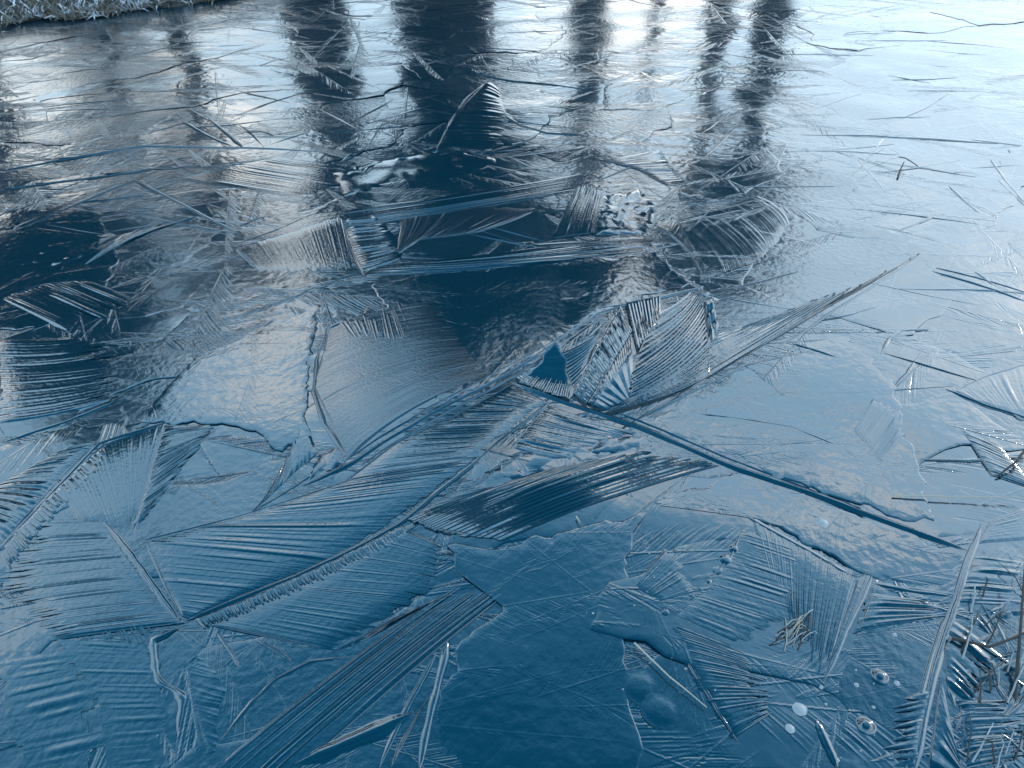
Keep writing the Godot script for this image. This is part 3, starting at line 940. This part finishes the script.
	FE("pale wing of ice behind the broad straight ridge", [975,545, 985,530, 990,520], [1030,540, 1030,520, 1030,505], {"n": 9, "slope": 0.2})
	FE("row of short teeth beside the broad straight ridge", [930,690, 920,730, 914,768], [900,694, 890,735, 880,770], {"n": 9, "slope": 0.35, "tip": 0.9, "jag": 0.4})
	RI("pale slanting needle below the feathered plate", [815,720, 826,745, 836,768], 0.016, 0.005)

func stalk_mesh(pts: PackedVector3Array, r: float, o: Vector3) -> ArrayMesh:
	var v := PackedVector3Array()
	var idx := PackedInt32Array()
	for k in pts.size() - 1:
		tube(v, idx, pts[k] - o, pts[k + 1] - o, r * (1.0 - 0.6 * float(k) / pts.size()), r * (1.0 - 0.6 * float(k + 1) / pts.size()), 6)
	return plain(v, idx)

func stalk(called: String, label: String, A: Array, hs: Array, r: float, mat: Material, group := "", parent: Node3D = null) -> void:
	# a grass stalk or twig through survey points at the heights hs above the ice
	var g := PP(A)
	var pts := PackedVector3Array()
	var n := 9
	for k in n:
		var u := float(k) / (n - 1)
		var p := along(g, u) + Vector2(fine.get_noise_2d(u * 5.0, A[0]), fine.get_noise_2d(u * 5.0 + 30.0, A[0])) * 0.0012
		var f := u * (hs.size() - 1)
		var i := mini(int(f), hs.size() - 2)
		pts.append(Vector3(p.x, bh(p) + lerpf(hs[i], hs[i + 1], f - i), p.y))
	var o := Vector3(pts[0].x, 0, pts[0].z)
	if parent:
		put(stalk_mesh(pts, r, parent.position), called, mat, parent)
		return
	var m := put(stalk_mesh(pts, r, o), called, mat)
	m.position = o
	tag(m, label, "grass", group)

func bank() -> void:
	# frosted grass on the bank behind the pond's far corner
	var blade := plain(PackedVector3Array([Vector3(-0.004, 0, 0), Vector3(0.004, 0, 0), Vector3(-0.003, 0.5, 0.12), Vector3(0.003, 0.5, 0.12), Vector3(0, 0.85, 0.5)]), PackedInt32Array([0, 2, 1, 1, 2, 3, 2, 4, 3]))
	var mm := MultiMesh.new()
	mm.transform_format = MultiMesh.TRANSFORM_3D
	mm.use_colors = true
	mm.mesh = blade
	mm.instance_count = 9000
	var line := PackedVector2Array([P(-330, 52), P(0, 26), P(110, 14), P(215, 1), P(300, -24)])
	for k in mm.instance_count:
		var u := rng.randf()
		var p := along(line, u)
		var d := pow(rng.randf(), 1.4) * 1.1 - 0.06
		d += 0.16 * fine.get_noise_2d(p.x * 5.0, 7.0)
		p += Vector2(0.08, -1.0) * d
		var l := rng.randf_range(0.04, 0.1)
		var y := minf(0.02 + maxf(d, 0.0) * 0.25, 0.17) - 0.01
		var b := Basis.from_euler(Vector3(rng.randf_range(-0.2, 1.3), rng.randf() * TAU, rng.randf_range(-0.9, 0.9))).scaled_local(Vector3(rng.randf_range(0.7, 1.5), l, l))
		mm.set_instance_transform(k, Transform3D(b, Vector3(p.x, y, p.y)))
		var w := rng.randf() + 1.5 * fine.get_noise_2d(p.x * 11.0, p.y * 11.0) + 0.18
		mm.set_instance_color(k, Color(0.5, 0.55, 0.6) * rng.randf_range(0.5, 1.0) if w < 0.42 else Color(0.05, 0.06, 0.06).lerp(Color(0.16, 0.15, 0.12), rng.randf()))
	var g := MultiMeshInstance3D.new()
	g.multimesh = mm
	g.material_override = M.tinted
	g.name = "frosted_grass"
	add_child(g)
	tag(g, "frost covered grass on the dark bank", "grass", "", "stuff")

func debris() -> void:
	stalk("straw", "pale straw lying across the lower wing of the feathered plate", [634,646, 668,680, 706,711], [0.007, 0.009, 0.007], 0.0016, M.straw)
	stalk("straw", "long pale straw lying level on the ice near the frozen twig", [892,497, 950,500, 1018,502], [0.006, 0.009, 0.012], 0.0017, M.straw)
	stalk("straw", "short straw stub by the lower edge of the coarse blade", [576,520, 580,527], [0.006, 0.008], 0.0015, M.straw)
	var q := P(795, 632)
	var tuft := base("grass_tuft", Vector3(q.x, bh(q), q.y), "matted tuft of straw frozen on the large feathered plate", "grass")
	for k in 26:
		var a := deg_to_rad(rng.randfn() * 22.0 - 52.0)
		var c := Vector2(795, 632) + Vector2(rng.randfn() * 7.0, rng.randfn() * 6.0) + Vector2(0.6, -0.8) * rng.randf_range(-12, 12)
		if k % 6 == 0: a = rng.randf() * TAU
		var d := Vector2.from_angle(a) * rng.randf_range(5, 14)
		stalk("stalk", "", [c.x - d.x, c.y - d.y, c.x, c.y, c.x + d.x, c.y + d.y], [0.002, 0.006 + 0.007 * rng.randf(), 0.003], rng.randf_range(0.0006, 0.0013), [M.straw, M.twig, M.rime][k % 3], "", tuft)
	# the clump at the near corner
	for k in 26:
		var c := Vector2(rng.randf_range(952, 1040), rng.randf_range(590, 775))
		if c.x + (c.y - 600.0) * 0.2 < 965.0: c.x += 40.0
		var d := Vector2.from_angle(rng.randf_range(-2.4, -0.4)) * rng.randf_range(16, 52)
		var dark := k % 2 == 0
		stalk("grass_stalk", ["dark bent grass stalk frozen into the clump behind the broad ridge", "frost whitened grass stalk frozen into the clump behind the broad ridge"][0 if dark else 1],
			[c.x, c.y, c.x + d.x * 0.5, c.y + d.y * 0.5, c.x + d.x, c.y + d.y + 4.0], [0.002, 0.01 + 0.02 * rng.randf(), 0.012], rng.randf_range(0.0008, 0.0017), M.twig if dark else M.rime, ["dark stalks of the grass clump", "frosted stalks of the grass clump"][0 if dark else 1])
	for k in 64:
		var c := Vector2(rng.randf_range(940, 1035), rng.randf_range(570, 770))
		if c.x + (c.y - 560.0) * 0.25 < 985.0: c.x = 985.0 - (c.y - 560.0) * 0.25 + rng.randf() * 40.0
		var d := Vector2.from_angle([0.55, -0.25, 1.1, -0.9][k % 4] + rng.randfn() * 0.2) * rng.randf_range(10, 28)
		RI("small splinter of ice among the frozen grass clump", [c.x - d.x, c.y - d.y, c.x, c.y, c.x + d.x, c.y + d.y], rng.randf_range(0.008, 0.02), rng.randf_range(0.004, 0.016), {"name": "ice_splinter", "seg": 7, "ends": 0.45, "lean": rng.randf_range(0.25, 0.75)}, "splinters round the grass clump")
	for k in 44:
		var c := Vector2(rng.randfn() * 34.0 + 660.0, rng.randfn() * 32.0 + 630.0) if k % 2 == 0 else Vector2(rng.randf_range(815, 905), rng.randf_range(600, 765))
		lump("air_bubble", ["tiny pale bubble frozen beside the beaded edge", "tiny pale bubble frozen beside the broad straight ridge"][k % 2], "bubble", P(c.x, c.y), 0.0008 + 0.0028 * pow(rng.randf(), 2.5), 0.0024, M.rime, ["tiny bubbles by the beaded edge", "tiny bubbles by the broad ridge"][k % 2])
	stalk("twig", "dark twig with side shoots sticking out of the ice by the level straw", [1030,446, 1012,470, 996,478], [0.03, 0.02, 0.004], 0.003, M.twig)
	stalk("twig", "thin dark twig standing in the grass clump", [1014,700, 1012,640, 1010,570], [0.0, 0.03, 0.06], 0.0028, M.twig)
	stalk("twig", "forked dark twig lying over the grass clump", [950,640, 985,655, 1030,640], [0.006, 0.02, 0.03], 0.003, M.twig)
	stalk("twig", "tiny upright twig far out on the bright ice", [897,180, 899,174, 902,168], [0.0, 0.012, 0.02], 0.0035, M.twig)

func needles() -> void:
	# thin needles lying in the sheet
	var spots := [[20, 780, 28, 130, 34, "thin ice needle frozen flat among the mirrored trunks", "needles among the mirrored trunks"],
		[780, 1020, 20, 170, 22, "thin ice needle frozen flat on the bright open ice", "needles on the bright open ice"],
		[10, 640, 130, 260, 24, "thin ice needle frozen flat round the bowed blade", "needles round the bowed blade"],
		[720, 1020, 180, 480, 14, "thin ice needle frozen flat on the pale blue ice", "needles on the pale blue ice"]]
	for sp in spots:
		for k in sp[4]:
			var c := Vector2(rng.randf_range(sp[0], sp[1]), rng.randf_range(sp[2], sp[3]))
			var q := P(c.x, c.y)
			var d := Vector2.from_angle([0.12, -0.35, 0.5, -0.8][k % 4] + rng.randfn() * 0.22)
			var l := rng.randf_range(0.06, 0.3) * (0.6 + 0.12 * -q.y)
			var m := put(ridge_mesh(PackedVector2Array([q - d * l, q + Vector2(-d.y, d.x) * l * rng.randf_range(-0.06, 0.06), q + d * l]), rng.randf_range(0.004, 0.011), rng.randf_range(0.0004, 0.0018), Vector3(q.x, 0, q.y), 0.4, rng.randf_range(0.25, 0.75), 9), "ice_needle", M.ice)
			m.position = Vector3(q.x, 0, q.y)
			tag(m, sp[5], "ice needle", sp[6])

# A smooth low lump.
func lump(called: String, label: String, category: String, p: Vector2, r: float, h: float, mat: Material, group := "") -> void:
	var v := PackedVector3Array()
	var nn := PackedVector3Array()
	var idx := PackedInt32Array()
	var o := Vector3(p.x, bh(p) + 0.002, p.y)
	var rings := 9
	var sides := 20
	var ph := rng.randf() * 50.0
	for j in rings + 1:
		var x := 1.35 * j / rings
		for k in sides:
			var w := TAU * k / sides
			var e := r * (1.0 + 0.16 * fine.get_noise_2d(ph + cos(w) * 2.0, sin(w) * 2.0))
			v.append(Vector3(cos(w) * x * e, h * exp(-1.9 * pow(x, 4.0)) - 0.0015, sin(w) * x * e))
			var g := h / r * 1.9 * 4.0 * pow(x, 3.0) * exp(-1.9 * pow(x, 4.0))
			nn.append(Vector3(cos(w) * g, 1.0, sin(w) * g).normalized())
	for j in rings:
		for k in sides:
			var l := (k + 1) % sides
			idx.append_array(PackedInt32Array([j * sides + k, (j + 1) * sides + k, j * sides + l, j * sides + l, (j + 1) * sides + k, (j + 1) * sides + l]))
	var a := []
	a.resize(Mesh.ARRAY_MAX)
	a[Mesh.ARRAY_VERTEX] = v
	a[Mesh.ARRAY_NORMAL] = nn
	a[Mesh.ARRAY_INDEX] = idx
	var m := ArrayMesh.new()
	m.add_surface_from_arrays(Mesh.PRIMITIVE_TRIANGLES, a)
	var n := put(m, called, mat)
	n.position = o
	tag(n, label, category, group)

func _ready() -> void:
	rng.seed = 20
	swell.seed = 11
	swell.frequency = 1.6
	swell.fractal_octaves = 2
	fine.seed = 4
	fine.frequency = 0.5
	view()
	materials()
	sheet()
	ground()
	trees()
	crystals()
	needles()
	bank()
	debris()
